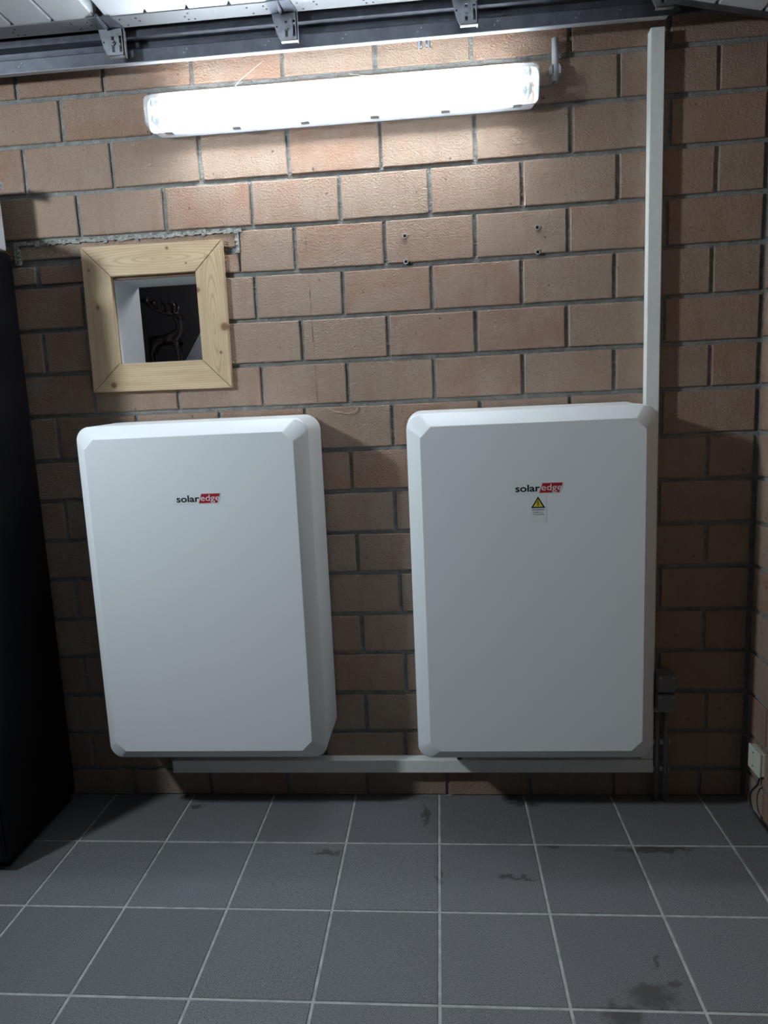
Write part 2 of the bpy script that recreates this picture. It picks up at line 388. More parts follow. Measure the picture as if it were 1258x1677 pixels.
BED = [  # (z at x=1.03, z at x=2.25) of each bed joint, top to bottom
 (2.4915, 2.4915), (2.3500, 2.3504), (2.193, 2.2020), (2.0415, 2.0515), (1.8930, 1.9000), (1.7405, 1.7455), (1.5950, 1.5965), (1.4482, 1.4491),
 (1.2935, 1.2970), (1.1480, 1.1475), (1.0000, .9974), (.8545, .8480), (.7030, .6968), (.5570, .5475), (.4040, .3970), (.2545, .2480), (.1070, .1050)]
BED = [(2.79, 2.79), (2.6405, 2.6405)]+BED+[(-.006, -.006)]
BEDL = {5: 2.0469, 6: 1.8973, 7: 1.7465, 8: 1.5970, 9: 1.4510}      # measured at the far left
def bed(i, x):
    a, b = BED[i]
    l = BEDL.get(i, a)
    if x >= 1.03: return a+(b-a)*(x-1.03)/1.22
    return l if x < .2 else l+(a-l)*(x-.2)/.83
JO = {  # measured head joints of each course
 2: [-.005, .296, .593, .895, 1.194, 1.497, 1.8], 3: [.139, None, None, None, None, None, 1.951, 2.253], 4: [-.008, .297, .6, .897, 1.2, 1.502, 1.804, 2.107],
 5: [.164, .465, .762, 1.057, 1.353, 1.649, 1.95, 2.253], 6: [None, None, None, .9, 1.2, 1.496, 1.796, 2.102], 7: [.149, None, .754, 1.053, 1.349, 1.645, 1.942, 2.247],
 8: [-.012, None, None, .905, 1.198, 1.493, 1.791, 2.098], 9: [.149, .456, .756, 1.054, 1.349, 1.644, 1.942, 2.249], 10: [.003, None, None, None, 1.201, None, None, 2.096],
 11: [None, None, None, 1.05, None, None, None, 2.249], 12: [-.004, None, None, None, 1.194, None, None, 2.091], 13: [None, None, None, 1.056, None, None, None, 2.253],
 14: [None, None, None, None, 1.202], 15: [None, None, None, 1.058, None, None, None, 2.251], 16: [None, None, None, None, 1.209], 17: [None, None, None, 1.059, None, None, None, 2.267], 18: [None]*5, 19: [None]*5}
bj, hj = .0073, .0064
for c in range(1, len(BED)):
    par = c % 2
    xs = [n*.3+(.15 if par else 0) for n in range(8)]
    for k, v in enumerate(JO.get(c, [])):
        if v is not None and k < len(xs): xs[k] = v
    first = xs[0]; xs = [first-.3*k for k in range(5, 0, -1)]+xs
    xs = [x for x in xs if X0-.3 < x < 2.36]+[X1-.012+hj]
    for k in range(len(xs)-1):
        a, b = xs[k]+hj+random.uniform(-.001, .001), xs[k+1]-hj+random.uniform(-.001, .001)
        if b < X0+.03: continue
        a = max(a, X0+.004)
        z0, z1 = bed(c, (a+b)/2), bed(c-1, (a+b)/2)
        spans = [(a, b)]
        if c == 6: spans = [(max(p, .712), q) for p, q in spans if q > .75] if b > .75 else []
        elif z0 < HZ1+.005 and z1 > HZ0-.005:
            spans = [(p, min(q, HX0-.006)) for p, q in spans if p < HX0-.03]+[(max(p, HX1+.006), q) for p, q in spans if q > HX1+.03]
        for p, q in spans:
            lay([(p, bed(c, p)+bj), (q, bed(c, q)+bj), (q, bed(c-1, q)-bj), (p, bed(c-1, p)-bj)], wall)
# the course of thin slips over the opening
z6t, z6b = 2.0445, 1.897
for a, b in ((-.36, -.07), (-.057, .70)):
    lay([(a, 1.986), (b, 1.986), (b, 2.032), (a, 2.032)], wall)
for a, b in ((-.60, -.31), (-.30, -.011), (.004, .705)):
    lay([(a, z6b+bj), (b, z6b+bj), (b, 1.962), (a, 1.962)], wall)
# ragged mortar left proud round the slips
rg = MB()
for k in range(64):
    x = -.06+k*.0122; top = 2.0425+.004*math.sin(k*1.7); bot = 2.030-abs(random.gauss(0, .0035))+.003
    rg.prism([(x, bot), (x+.013, bot+random.uniform(-.003, .003)), (x+.013, top), (x, top)], -.0045-random.uniform(0, .003), .012)
for k in range(6):
    z = 1.965+k*.0125
    rg.prism([(.698+random.uniform(-.004, .004), z), (.712, z), (.712, z+.013), (.70+random.uniform(-.004, .004), z+.013)], -.004-random.uniform(0, .003), .012)
    rg.prism([(-.075, z+.005), (-.058+random.uniform(-.004, .006), z+.005), (-.058+random.uniform(-.004, .006), z+.018), (-.075, z+.018)], -.004-random.uniform(0, .003), .012)
r_ = rg.build('ragged_mortar', M['chip'], wall); r_['label'] = 'pale broken mortar edge'; r_['kind'] = 'stuff'

# bricks of the wall on the right, as far as the corner shows them
for c in range(1, len(BED)):
    z0, z1 = bed(c, 2.25), bed(c-1, 2.25)
    y = -.004 if c % 2 else -.004
    first = .14 if c % 2 else .29
    ys = [-.006, -first]+[-first-.3*k for k in range(1, 5)]
    for k in range(len(ys)-1):
        a, b = ys[k]-hj*(k > 0), ys[k+1]+hj
        lay([(b, z0+bj), (a, z0+bj), (a, z1-bj), (b, z1-bj)], wr, 'x', X1)

# floor tiles
TP, TX, TY = .31127, .07104, -.2882
g = .0042
for i in range(-5, 8):
    for jx in range(-1, 7):
        xa, xb = TX+i*TP, TX+(i+1)*TP
        ya, yb_ = TY-jx*TP, TY-(jx-1)*TP
        if jx == -1: continue
        xa, xb, ya, yb_ = max(xa, X0), min(xb, X1), ya, min(yb_, .004)
        if xb-xa < .03 or yb_-ya < .03: continue
        z = random.uniform(-.0004, .0004); q = .0018
        lo = [(xa+g, ya+g), (xb-g, ya+g), (xb-g, yb_-g), (xa+g, yb_-g)]
        hi = [(xa+g+q, ya+g+q), (xb-g-q, ya+g+q), (xb-g-q, yb_-g-q), (xa+g+q, yb_-g-q)]
        MB().loft([[(p[0], p[1], -.006) for p in lo], [(p[0], p[1], z-.0012) for p in lo], [(p[0], p[1], z) for p in hi]], False, True).build('tile', M['tile'], fl)

# ------------------------------------------------------------------ wall batteries
def battery(cx, label, dz=0, warn=False):
    t = empty('wall_battery', (cx, 0, .26+dz), label, 'battery', 'white batteries hung on the brick wall')
    def oct_(x0, x1, z0, z1, cut, y, r=None):
        """outline with 4 corners of 7 points: cut straight (r None) or rounded"""
        out = []
        for sx, sz in ((1, 1), (-1, 1), (-1, -1), (1, -1)):
            ax, az = (x1 if sx > 0 else x0), (z1 if sz > 0 else z0)
            pts = []
            for k in range(9):
                f = k/8
                if r is None:
                    e = .0
                    px, pz = ax-sx*cut*f, az-sz*cut*(1-f)
                else:
                    a = math.pi/2*f; px, pz = ax-sx*r*(1-math.cos(a)), az-sz*r*(1-math.sin(a))
                pts.append((px, y, pz))
            # run counter-clockwise
            out += pts if sx*sz > 0 else pts[::-1]
        return out
    hw = .382
    z0, z1 = .265+dz, 1.412+dz
    back = oct_(cx-hw-.006, cx+hw+.006, z0+.006, z1+.008, 0, -.012, .052)
    bac2 = oct_(cx-hw-.004, cx+hw+.004, z0+.004, z1+.006, 0, -.04, .052)
    fold = oct_(cx-hw, cx+hw, z0, z1, 0, -.208, .046)
    fol2 = oct_(cx-hw+.003, cx+hw-.003, z0+.003, z1-.003, 0, -.2125, .044)
    fron = oct_(cx-hw+.0415, cx+hw-.0415, z0+.043, z1-.039, .034, -.2492, None)
    fro2 = oct_(cx-hw+.0435, cx+hw-.0435, z0+.045, z1-.041, .033, -.25, None)
    b = MB().loft([back, bac2, fold, fol2, fron, fro2]).build('casing', M['shell'], t)
    me = b.data
    for p in me.polygons: p.use_smooth = True
    bm = bmesh.new(); bm.from_mesh(me)
    for e in bm.edges:
        if len(e.link_faces) == 2 and e.calc_face_angle() > R(17): e.smooth = False
    bm.to_mesh(me); bm.free()
    for zc in (z0+.13, z1-.13): MB().box((cx-.33, -.0105, zc-.03), (cx+.33, -.003, zc+.03)).build('wall_bracket', M['bracket'], t)
    # lid catches on the flanks
    for s in (-1, 1):
        for zc in (1.335+dz, .335+dz):
            MB().box((cx+s*(hw+.0005)-.003, -.075, zc-.028), (cx+s*(hw+.0005)+.003, -.045, zc+.028), .002).build('lid_catch', M['shell'], t)
    # brand label
    sx, sz = (cx-.0655, 1.1505) if warn else (cx-.0625, 1.1535)
    lb = MB().prism([(sx, sz), (sx+.1515, sz), (sx+.161, sz+.036), (sx+.0085, sz+.036)], -.2502, -.2505).build('brand_label', M['label'], t); lb['label'] = 'brand label with black and white lettering'
    MB().prism([(sx+.0855, sz+.0025), (sx+.1465, sz+.0025), (sx+.157, sz+.0325), (sx+.096, sz+.0325)], -.2505, -.2508).build('red_field', M['red'], lb)
    text('lettering', 'solar', sx+.0135, sx+.0885, sz+.0078, .030, -.2509, M['ink'], lb, .022)
    text('lettering', 'edge', sx+.0925, sx+.1545, sz+.0098, .0285, -.2511, M['white'], lb, .002)
    if warn:
        wx, wz = cx+.0165, 1.146
        wl = MB().box((wx-.0255, -.2505, wz-.083), (wx+.0255, -.2502, wz)).build('warning_label', M['label'], t); wl['label'] = 'yellow high voltage triangle with small print'
        MB().prism([(wx-.0215, wz-.0395), (wx+.0215, wz-.0395), (wx, wz-.0035)], -.2505, -.2507).build('triangle_border', M['ink'], wl)
        MB().prism([(wx-.0148, wz-.0358), (wx+.0148, wz-.0358), (wx, wz-.0108)], -.2507, -.2509).build('triangle_field', M['yellow'], wl)
        zz = wz-.0145
        MB().prism([(wx-.0002, zz), (wx-.0042, zz-.0098), (wx+.0002, zz-.0085), (wx-.0012, zz-.0155), (wx-.0022, zz-.0150), (wx-.0004, zz-.0195), (wx+.0022, zz-.0152), (wx+.0008, zz-.0156), (wx+.0034, zz-.0068), (wx-.0012, zz-.0078), (wx+.0018, zz)], -.2509, -.2511).build('lightning_bolt', M['ink'], wl)
        text('lettering', 'OPGEPAST!', wx-.0195, wx+.0195, wz-.0478, .0078, -.2507, M['ink'], wl, .012)
        text('lettering', 'installatie op', wx-.0165, wx+.0135, wz-.0545, .0052, -.2507, M['redink'], wl, .010)
        text('lettering', 'twee spanning', wx-.0175, wx+.0175, wz-.0608, .0052, -.2507, M['redink'], wl, .010)
    # cable gland below
    gx = cx-.325 if not warn else cx-.245
    if warn: MB().cyl((gx, -.17, z0+.01), (gx, -.17, z0-.024), .012, 12, .009).build('cable_gland', M['cable'], t)
    else: MB().box((gx-.03, -.10, z0-.028), (gx+.055, -.06, z0+.012), .004).build('cable_gland', M['cable'], t)
    return t
battery(.564, 'white wall battery on the left, below the pine framed opening')
battery(1.6385, 'white wall battery with a yellow warning triangle, below the strip light', -.004, True)

# ------------------------------------------------------------------ strip light
def strip_light():
    x0, x1, z0, z1 = .460, 1.696, 2.336, 2.441
    t = empty('strip_light', ((x0+x1)/2, 0, z0), 'glowing white twin tube strip light high on the brick wall', 'lamp')
    hs = MB().loft([rrect(x0+.006, x1-.006, z0+.006, z1-.006, .018, 0), rrect(x0+.003, x1-.003, z0+.003, z1-.003, .018, -.040), rrect(x0, x1, z0, z1, .02, -.048), rrect(x0, x1, z0, z1, .02, -.058)], True, False).build('housing', M['tray'], t, True)
    for p in hs.data.polygons: p.use_smooth = len(p.vertices) == 4
    # diffuser: an open shell with a real thickness
    o = [rrect(x0, x1, z0, z1, .02, -.0585), rrect(x0+.001, x1-.001, z0+.001, z1-.001, .02, -.072), rrect(x0+.003, x1-.003, z0+.004, z1-.004, .02, -.096), rrect(x0+.007, x1-.007, z0+.009, z1-.009, .019, -.103), rrect(x0+.013, x1-.013, z0+.016, z1-.016, .014, -.105)]
    cv = MB().loft(o, False, True).build('diffuser_cover', M['cover'], t, True); cv['label'] = 'translucent cover'
    for zc in (z0+.030, z1-.030):
        tb = MB().cyl((x0+.074, -.084, zc), (x1-.074, -.084, zc), .013, 16).build('tube', M['tube'], t, True)
        for s, xe in ((1, x0+.062), (-1, x1-.062)):
            MB().cyl((xe, -.084, zc), (xe+s*.0118, -.084, zc), .0131, 16).build('tube_end', M['cap'], tb)
            MB().cyl((xe, -.084, zc), (xe-s*.022, -.084, zc), .0132, 16).cyl((xe-s*.022, -.088, zc), (xe-s*.030, -.088, zc), .0016, 6).cyl((xe-s*.022, -.080, zc), (xe-s*.030, -.080, zc), .0016, 6).build('tube_cap', M['cap'], tb)
            MB().box((xe-s*.030-.004, -.100, zc-.014), (xe-s*.030+.004, -.045, zc+.014), .002).build('lamp_holder', M['lamp_white'], t)
            MB().box((xe-s*.0345-.001, -.1015, zc-.010), (xe-s*.0345+.001, -.0990, zc+.006)).build('holder_slot', M['hole'], t)
    MB().box((x0+.03, -.064, z0+.046), (x1-.03, -.002, z1-.046)).build('reflector', M['lamp_white'], t)
    for k in range(6):
        xc = x0+.065+k*(x1-x0-.13)/5
        MB().box((xc-.014, -.070, z0-.004), (xc+.014, -.046, z0+.0005), .0015).build('clip', M['lamp_white'], t)
        MB().box((xc-.014, -.070, z1-.0005), (xc+.014, -.046, z1+.004), .0015).build('clip', M['lamp_white'], t)
    return t
strip_light()
cb = MB().tube(bez([(1.690, -.022, 2.4005), (1.715, -.022, 2.396), (1.738, -.021, 2.399), (1.751, -.019, 2.415), (1.752, -.019, 2.46)], 7), .0038, 8)
tag(cb.build('lamp_cable', M['greycable'], None, True), 'thin dark grey cable between the strip light and the conduit pipe', 'cable')
t = empty('conduit_pipe', (1.752, -.019, 2.408), 'grey round conduit pipe right of the strip light', 'pipe')
MB().pipe((1.752, -.019, 2.408), (1.7532, -.019, 2.5315), .0105, .0085).build('pipe_tube', M['pvc'], t, True)
sd = MB()
for s in (-1, 1):
    sd.prism([(1.752+s*.010, 2.428), (1.752+s*.0165, 2.428), (1.752+s*.0165, 2.446), (1.752+s*.0115, 2.456), (1.752+s*.010, 2.456)], -.031, -.010)
sd.box((1.738, -.0105, 2.428), (1.766, 0, 2.456), .002)
sd.prism([(1.7355, 2.432), (1.744, 2.436), (1.742, 2.449), (1.737, 2.443)], -.028, -.012)
sd.build('pipe_clip', M['pvc'], t)

# ------------------------------------------------------------------ cable trunking
t = empty('upright_trunking', (2.055, 0, .155), 'pale grey upright cable trunking beside the right battery', 'trunking')
MB().box((2.036, -.026, .162), (2.0745, 0, 2.530)).build('trunking_base', M['trunk'], t)
MB().box((2.0345, -.040, .162), (2.0760, -.0245, 2.530), .0025).build('trunking_lid', M['trunk'], t)
t = empty('level_trunking', (1.2, 0, .112), 'pale grey level cable trunking under both batteries', 'trunking')
MB().box((.326, -.026, .1135), (2.0745, 0, .1585)).build('trunking_base', M['trunk'], t)
MB().box((.325, -.042, .1120), (2.0760, -.0245, .1602), .0025).build('trunking_lid', M['trunk'], t)

# ------------------------------------------------------------------ junction box and its pipes
t = empty('isolator_box', (2.107, 0, .35), 'dark grey two part isolator box low on the wall beside the right battery', 'electrical box')
MB().box((2.0795, -.060, .425), (2.1345, 0, .486), .003).box((2.0795, -.060, .354), (2.1345, 0, .418), .003).box((2.083, -.05, .415), (2.131, 0, .428)).build('box_body', M['box'], t)
for za, zb_ in ((.4265, .4845), (.3555, .4165)):
    ld = MB().box((2.0785, -.076, za), (2.1355, -.0585, zb_), .003).build('box_lid', M['box'], t)
    for xx in (2.0845, 2.1295):
        MB().cyl((xx, -.0755, zb_-.007), (xx, -.0775, zb_-.007), .0032, 10).build('lid_screw', M['pvc'], ld)
for xx in (2.090, 2.119):
    MB().cyl((xx, -.03, .356), (xx, -.03, .338), .0125, 14, .0115).build('gland', M['pvc'], t, True)
for k, xx in enumerate((2.090, 2.119)):
    t = empty('floor_pipe', (xx, -.03, 0), ('grey pipe from the isolator box to the floor, nearer the battery', 'grey pipe from the isolator box to the floor, nearer the corner')[k], 'pipe', 'pipes below the isolator box')
    MB().cyl((xx, -.03, .0005), (xx, -.03, .338), .0088, 14).build('pipe_tube', M['box'], t, True)
    for zc in (.225, .125):
        s = MB()
        for q in (-1, 1): s.box((xx+q*.0115-.002, -.040, zc-.008), (xx+q*.0115+.002, -.012, zc+.008), .001)
        s.box((xx-.0135, -.0135, zc-.008), (xx+.0135, 0, zc+.008), .001).build('pipe_clip', M['pvc'], t)

# ------------------------------------------------------------------ pine framed opening
fx = [(.168, 2.012), (.6585, 2.0085), (.655, 1.5225), (.1625, 1.5275)]      # outer tl tr br bl
ix = [(HX0+.002, HZ1-.002), (HX1-.002, HZ1-.002), (HX1-.002, HZ0+.002), (HX0+.002, HZ0+.002)]
t = empty('pine_frame', (.41, 0, 1.5225), 'square frame of four mitred knotty pine boards around the wall opening', 'frame')
ring = fx; e = .0006
boards = [[fx[0], fx[1], ix[1], ix[0]], [fx[1], fx[2], ix[2], ix[1]], [fx[2], fx[3], ix[3], ix[2]], [fx[3], fx[0], ix[0], ix[3]]]
for k, q in enumerate(boards):
    c = sum((Vector(p) for p in q), Vector((0, 0)))/4
    q2 = [Vector(p) for p in q]
    d = (q2[1]-q2[0]).normalized()
    q2[0] += d*e*1.6; q2[3] += d*e*1.6; q2[1] -= d*e*1.6; q2[2] -= d*e*1.6
    bm = bmesh.new(); va = [bm.verts.new((p.x, -.0205, p.y)) for p in q2]; vb = [bm.verts.new((p.x, -.0025, p.y)) for p in q2]
    bm.faces.new(va); bm.faces.new(vb)
    for i in range(4): bm.faces.new((va[i], va[(i+1) % 4], vb[(i+1) % 4], vb[i]))
    bmesh.ops.bevel(bm, geom=[ed for ed in bm.edges if all(v.co.y < -.01 for v in ed.verts)], offset=.0012, segments=2, affect='EDGES')
    MB().bm(bm).build('board', M['wood_x'] if k % 2 == 0 else M['wood_z'], t)
# white liner of the opening and the dark space behind the wall
ln = empty('trim_1', (.41, .1, HZ0)); ln['kind'] = 'structure'
th = .004
for nm, a, b in (('liner_panel', (HX0, .0005, HZ0), (HX0+th, .199, HZ1)), ('liner_panel', (HX1-th, .0005, HZ0), (HX1, .199, HZ1)), ('liner_panel', (HX0+th, .0005, HZ1-th), (HX1-th, .199, HZ1)), ('liner_panel', (HX0+th, .0005, HZ0), (HX1-th, .199, HZ0+th))):
    MB().box(a, b).build(nm, M['liner'], ln)
rc = empty('trim_2', (.41, .5, 1.5)); rc['kind'] = 'structure'
ZF = 1.583
MB().box((-.15, .202, ZF-.02), (1.0, .80, ZF)).box((-.15, .202, 2.15), (1.0, .80, 2.17)).box((-.17, .202, ZF-.02), (-.15, .80, 2.17)).box((1.0, .202, ZF-.02), (1.02, .80, 2.17)).box((-.15, .80, ZF-.02), (1.0, .82, 2.17)).build('recess_shell', M['recess'], rc)

# reindeer figurine
def skin(name, chains, mat, parent, origin, sub=2):
    """chains: [(points, radii), ...] joined where points coincide, grown with a Skin modifier; the first point is the root"""
    vs, rs, es, idx = [], [], [], {}
    for pts, rad in chains:
        last = None
        for p, r in zip(pts, rad):
            k = tuple(round(c, 4) for c in p)
            if k not in idx: idx[k] = len(vs); vs.append(Vector(p)); rs.append(r)
            if last is not None: es.append((last, idx[k]))
            last = idx[k]
    me = bpy.data.meshes.new(name); me.from_pydata([v-Vector(origin) for v in vs], es, []); me.materials.append(mat)
    o = link(name, me, Vector(origin), parent)
    m = o.modifiers.new('skin', 'SKIN'); m.use_smooth_shade = True
    for i, sv in enumerate(me.skin_vertices[0].data):
        sv.radius = (rs[i], rs[i]); sv.use_root = i == 0
    s = o.modifiers.new('sub', 'SUBSURF'); s.levels = sub; s.render_levels = sub
    return o
DY = .30
t = empty('reindeer_figurine', (.315, DY, ZF), 'dark metal reindeer figurine with tall antlers inside the wall opening', 'figurine')
pl = (.268, DY, 1.727); ch = (.350, DY, 1.735)
body = [([pl, (.308, DY, 1.727), ch, (.374, DY, 1.755), (.373, DY, 1.785), (.362, DY, 1.806)], [.023, .020, .025, .020, .013, .012]),
        ([(.362, DY, 1.806), (.380, DY, 1.812), (.404, DY, 1.806)], [.012, .011, .005]),
        ([(.362, DY, 1.806), (.350, DY-.012, 1.822)], [.012, .004]),
        ([(.362, DY, 1.806), (.350, DY+.012, 1.822)], [.012, .004]),
        ([pl, (.246, DY, 1.738), (.242, DY, 1.728)], [.023, .008, .004])]
for s in (-1, 1):
    body.append(([pl, (.266, DY+s*.016, 1.702), (.256, DY+s*.018, 1.668), (.265, DY+s*.018, 1.628), (.262, DY+s*.018, ZF+.004)], [.023, .016, .0085, .006, .007]))
    body.append(([ch, (.357, DY+s*.016, 1.702), (.362, DY+s*.018, 1.662), (.366, DY+s*.018, 1.626), (.366, DY+s*.018, ZF+.004)], [.025, .012, .008, .006, .007]))
skin('body', body, M['bronze'], t, (.315, DY, ZF))
for s in (-1, 1):
    y = lambda k: DY+s*k
    b0 = (.358, y(.008), 1.818)
    an = [([b0, (.342, y(.018), 1.822), (.312, y(.028), 1.828), (.282, y(.034), 1.846), (.256, y(.034), 1.872), (.222, y(.030), 1.880)], [.0066, .0066, .007, .007, .0068, .004]),
          ([b0, (.366, y(.02), 1.850), (.350, y(.03), 1.872)], [.0066, .006, .004]),
          ([(.342, y(.018), 1.822), (.340, y(.03), 1.852), (.320, y(.036), 1.874)], [.0066, .006, .004]),
          ([(.312, y(.028), 1.828), (.310, y(.038), 1.858), (.290, y(.040), 1.878)], [.007, .006, .004]),
          ([(.256, y(.034), 1.872), (.268, y(.036), 1.886)], [.0068, .004])]
    skin('antler', an, M['bronze'], t, b0, 1)
bd = MB().prism([(.325, ZF+.0005), (.52, ZF+.0005), (.57, 1.63), (.57, 1.955)], .345, .365)
tag(bd.build('leaning_board', M['board']), 'white board leaning at a slant behind the reindeer figurine', 'board')

# ------------------------------------------------------------------ overhead door with its track
def track():
    t = empty('door_track', (.5, 0, 2.535), 'dark steel sectional door track along the top of the brick wall', 'rail')
    prof = [(-.0835, 2.5365), (-.085, 2.574), (-.070, 2.583), (-.070, 2.600), (-.098, 2.604), (-.098, 2.626), (-.070, 2.634), (-.070, 2.70)]
    def section(dz, dx=0):
        out = []
        th_ = .0022
        off = []
        for i, p in enumerate(prof):
            a = Vector(prof[max(i-1, 0)]); b = Vector(prof[min(i+1, len(prof)-1)]); d = (b-a).normalized(); nrm = Vector((d.y, -d.x))
            off.append((p[0]-nrm.x*th_*-1, p[1]-nrm.y*th_*-1))
        return [*prof, *off[::-1]]
    sec = section(0)
    xs = [(-1.3, 0, 0), (2.13, 0, 0)]
    Rb = .90
    for k in range(1, 9):
        a = k*R(1.85); xs.append((2.13+Rb*math.sin(a), -Rb*(1-math.cos(a)), a))
    rings = []
    for x, dz, a in xs:
        rings.append([(x+(z-2.60)*math.sin(a)*1.0 if a else x, y, z+dz) for y, z in sec])
    MB().loft(rings).build('track_profile', M['rail'], t)
    fl_ = []
    for x, dz, a in ((-1.3, 0, 0), (2.07, 0, 0)): fl_.append([(x+(z-2.60)*math.sin(a), y, z+dz) for y, z in ((-.0855, 2.5355), (-.064, 2.5375), (-.064, 2.5397), (-.0845, 2.5380))])
    f_ = MB().loft(fl_).build('track_flange', M['flange'], t); f_['label'] = 'lower flange of the track, coloured as lamplit'
    rv = 0
    for x in (.06, .365, .60, .86, 1.10, 1.33, 1.56, 1.80, 1.92):
        for zc, yy in ((2.553, -.0842), (2.563, -.0846)):
            MB().cyl((x+(zc-2.55), yy+.001, zc), (x+(zc-2.55), yy-.0016, zc), .0026, 8).build('rivet', M['bracket'], t)
    for x in (-.6, .25, 1.15, 1.95):
        MB().box((x-.02, -.072, 2.628), (x+.02, -.0035, 2.634)).box((x-.02, -.0065, 2.60), (x+.02, -.0035, 2.70)).build('wall_angle', M['rail'], t)
    return t
track()

def door():
    t = empty('sectional_door', (.5, -1.3, 2.62), 'white ribbed sectional garage door stowed overhead along its track', 'garage door')
    zt = 2.622
    hinge = [-1.24, -.70, -.157, .385, .926, 1.465, 2.028]
    y0, y1 = -.182, -2.55
    for k in range(len(hinge)):
        a = hinge[k]; last = k == len(hinge)-1
        b = hinge[k+1] if not last else 2.385
        if last:
            P = lambda x, z: (x, zt+z-.082-.225*(x-a))
        else: P = lambda x, z: (x, zt+z)
        # profile across the ribs: flat bands with V grooves between
        prof = []; n = 4 if not last else 3
        w = (.54-.03)/4
        xs = a+.012
        prof.append((a+.012, .030)); prof.append((a+.017, .004)); prof.append((a+.022, 0))
        for q in range(n):
            e_ = a+.015+w*(q+1)
            if e_+.006 > b: break
            if q < n-1: prof += [(e_-.006, 0), (e_-.001, .0085), (e_+.001, .0085), (e_+.007, 0)]
        prof += [(b-.016, 0), (b-.011, .004), (b-.006, .030)]
        prof = [p for i, p in enumerate(prof) if i == 0 or p[0] > prof[i-1][0]]
        low = [P(*p) for p in prof]
        top = [P(p[0], .042) for p in (prof[-1], prof[0])]
        poly = low+top
        mb = MB(); m = len(poly)
        v = [(p[0], y0, p[1]) for p in poly]+[(p[0], y1, p[1]) for p in poly]
        f = [(i, (i+1) % m, m+(i+1) % m, m+i) for i in range(m)]
        # end faces as strips so that they stay planar and convex
        for o_ in (0, m):
            for i in range(len(low)-1): f.append((o_+i, o_+i+1, o_+len(low) if i >= len(low)//2 else o_+m-1))
            f.append((o_+len(low)//2, o_+len(low), o_+m-1))
        sp = mb.add(v, f).build('door_section', M['door'], t)
        # steel end cap
        A, B_ = P(a+.008, -.002), P(b-.008, -.002); A2, B2 = P(a+.008, .044), P(b-.008, .044)
        if not last:
            cap = MB().box((a+.010, y0-.003, zt-.003), (b-.008, y0+.058, zt+.0445)).build('end_cap', M['stile'], t)
            for dx in (.05, .10, .24, .26, .44, .49):
                for dy in (.014, .03, .046):
                    if (dx*100+dy*1000) % 3 < 2:
                        xx = a+dx+dy*.4
                        MB().cyl((xx, y0+dy, zt-.0025), (xx, y0+dy, zt-.0038), .0033, 8).build('cap_screw', M['hole'], cap)
        else:
            n_ = 5
            MB().loft([[(P(x, -.003)[0], y0-.003, P(x, -.003)[1]), (P(x, -.003)[0], y0+.022, P(x, -.003)[1]), (P(x, .0445)[0], y0+.022, P(x, .0445)[1]), (P(x, .0445)[0], y0-.003, P(x, .0445)[1])] for x in (a+.01, b-.004)]).build('end_cap', M['rail'], t)
    # roller hinges at each joint along this side
    for k, hx in enumerate(hinge[2:]):
        g_ = empty('roller_hinge', (hx, -.13, 2.54), parent=t)
        hp = MB()
        z_ = 2.6195
        hp.prism([(hx-.034, -.192), (hx-.004, -.195), (hx+.005, -.150), (hx-.006, -.122), (hx-.028, -.122)], z_-.0035, z_, 2)
        hp.prism([(hx+.004, -.195), (hx+.038, -.192), (hx+.050, -.122), (hx+.008, -.122), (hx+.010, -.150)], z_-.0035, z_, 2)
        hp.build('hinge_leaf', M['rail'], g_)
        MB().tube([(hx, -.205, z_-.004), (hx, -.12, z_-.004)], .0055, 10).build('hinge_knuckle', M['rail'], g_)
        c = hx+.012
        # carrier plate facing the room, slanted lower left corner, two slots left open
        za, zb_ = 2.5385, 2.6165
        y = -.131
        pl = MB()
        sl = [(c-.004, c+.005), (c+.020, c+.028)]
        pl.prism([(c-.0235, za+.0101), (c-.018, za), (c+.034, za), (c+.034, za+.0101)], y, y+.003)
        pl.prism([(c-.042, zb_-.001), (c-.030, za+.024), (c-.0235, za+.0101), (sl[0][0], za+.0101), (sl[0][0], zb_-.001)], y, y+.003)
        pl.prism([(sl[0][1], za+.0101), (sl[1][0], za+.0101), (sl[1][0], zb_-.001), (sl[0][1], zb_-.001)], y, y+.003)
        pl.prism([(sl[1][1], za+.0101), (c+.034, za+.0101), (c+.034, zb_-.001), (sl[1][1], zb_-.001)], y, y+.003)
        pl.prism([(sl[0][0]-.001, zb_-.022), (sl[1][1]+.001, zb_-.022), (sl[1][1]+.001, zb_-.001), (sl[0][0]-.001, zb_-.001)], y+.0002, y+.003)
        pl.box((c+.031, y, za), (c+.034, y+.022, zb_))
        pl.box((c-.018, y, za-.001), (c+.034, y+.014, za+.002))
        pl.build('carrier_plate', M['bracket'], g_)
        MB().cyl((c+.0005, y+.004, za+.036), (c+.0005, y-.005, za+.036), .0075, 6).cyl((c+.0005, y-.005, za+.036), (c+.0005, y-.010, za+.036), .0035, 8).build('bolt', M['bracket'], g_)
        MB().cyl((c-.028, y+.001, za+.040), (c-.028, y-.001, za+.040), .0028, 8).build('rivet_hole', M['hole'], g_)
        MB().cyl((c+.005, y+.026, 2.59), (c+.005, -.074, 2.59), .004, 8).cyl((c+.005, y+.046, 2.591), (c+.005, y+.058, 2.591), .0075, 14).build('roller', M['rail'], g_, True)
    return t
door()

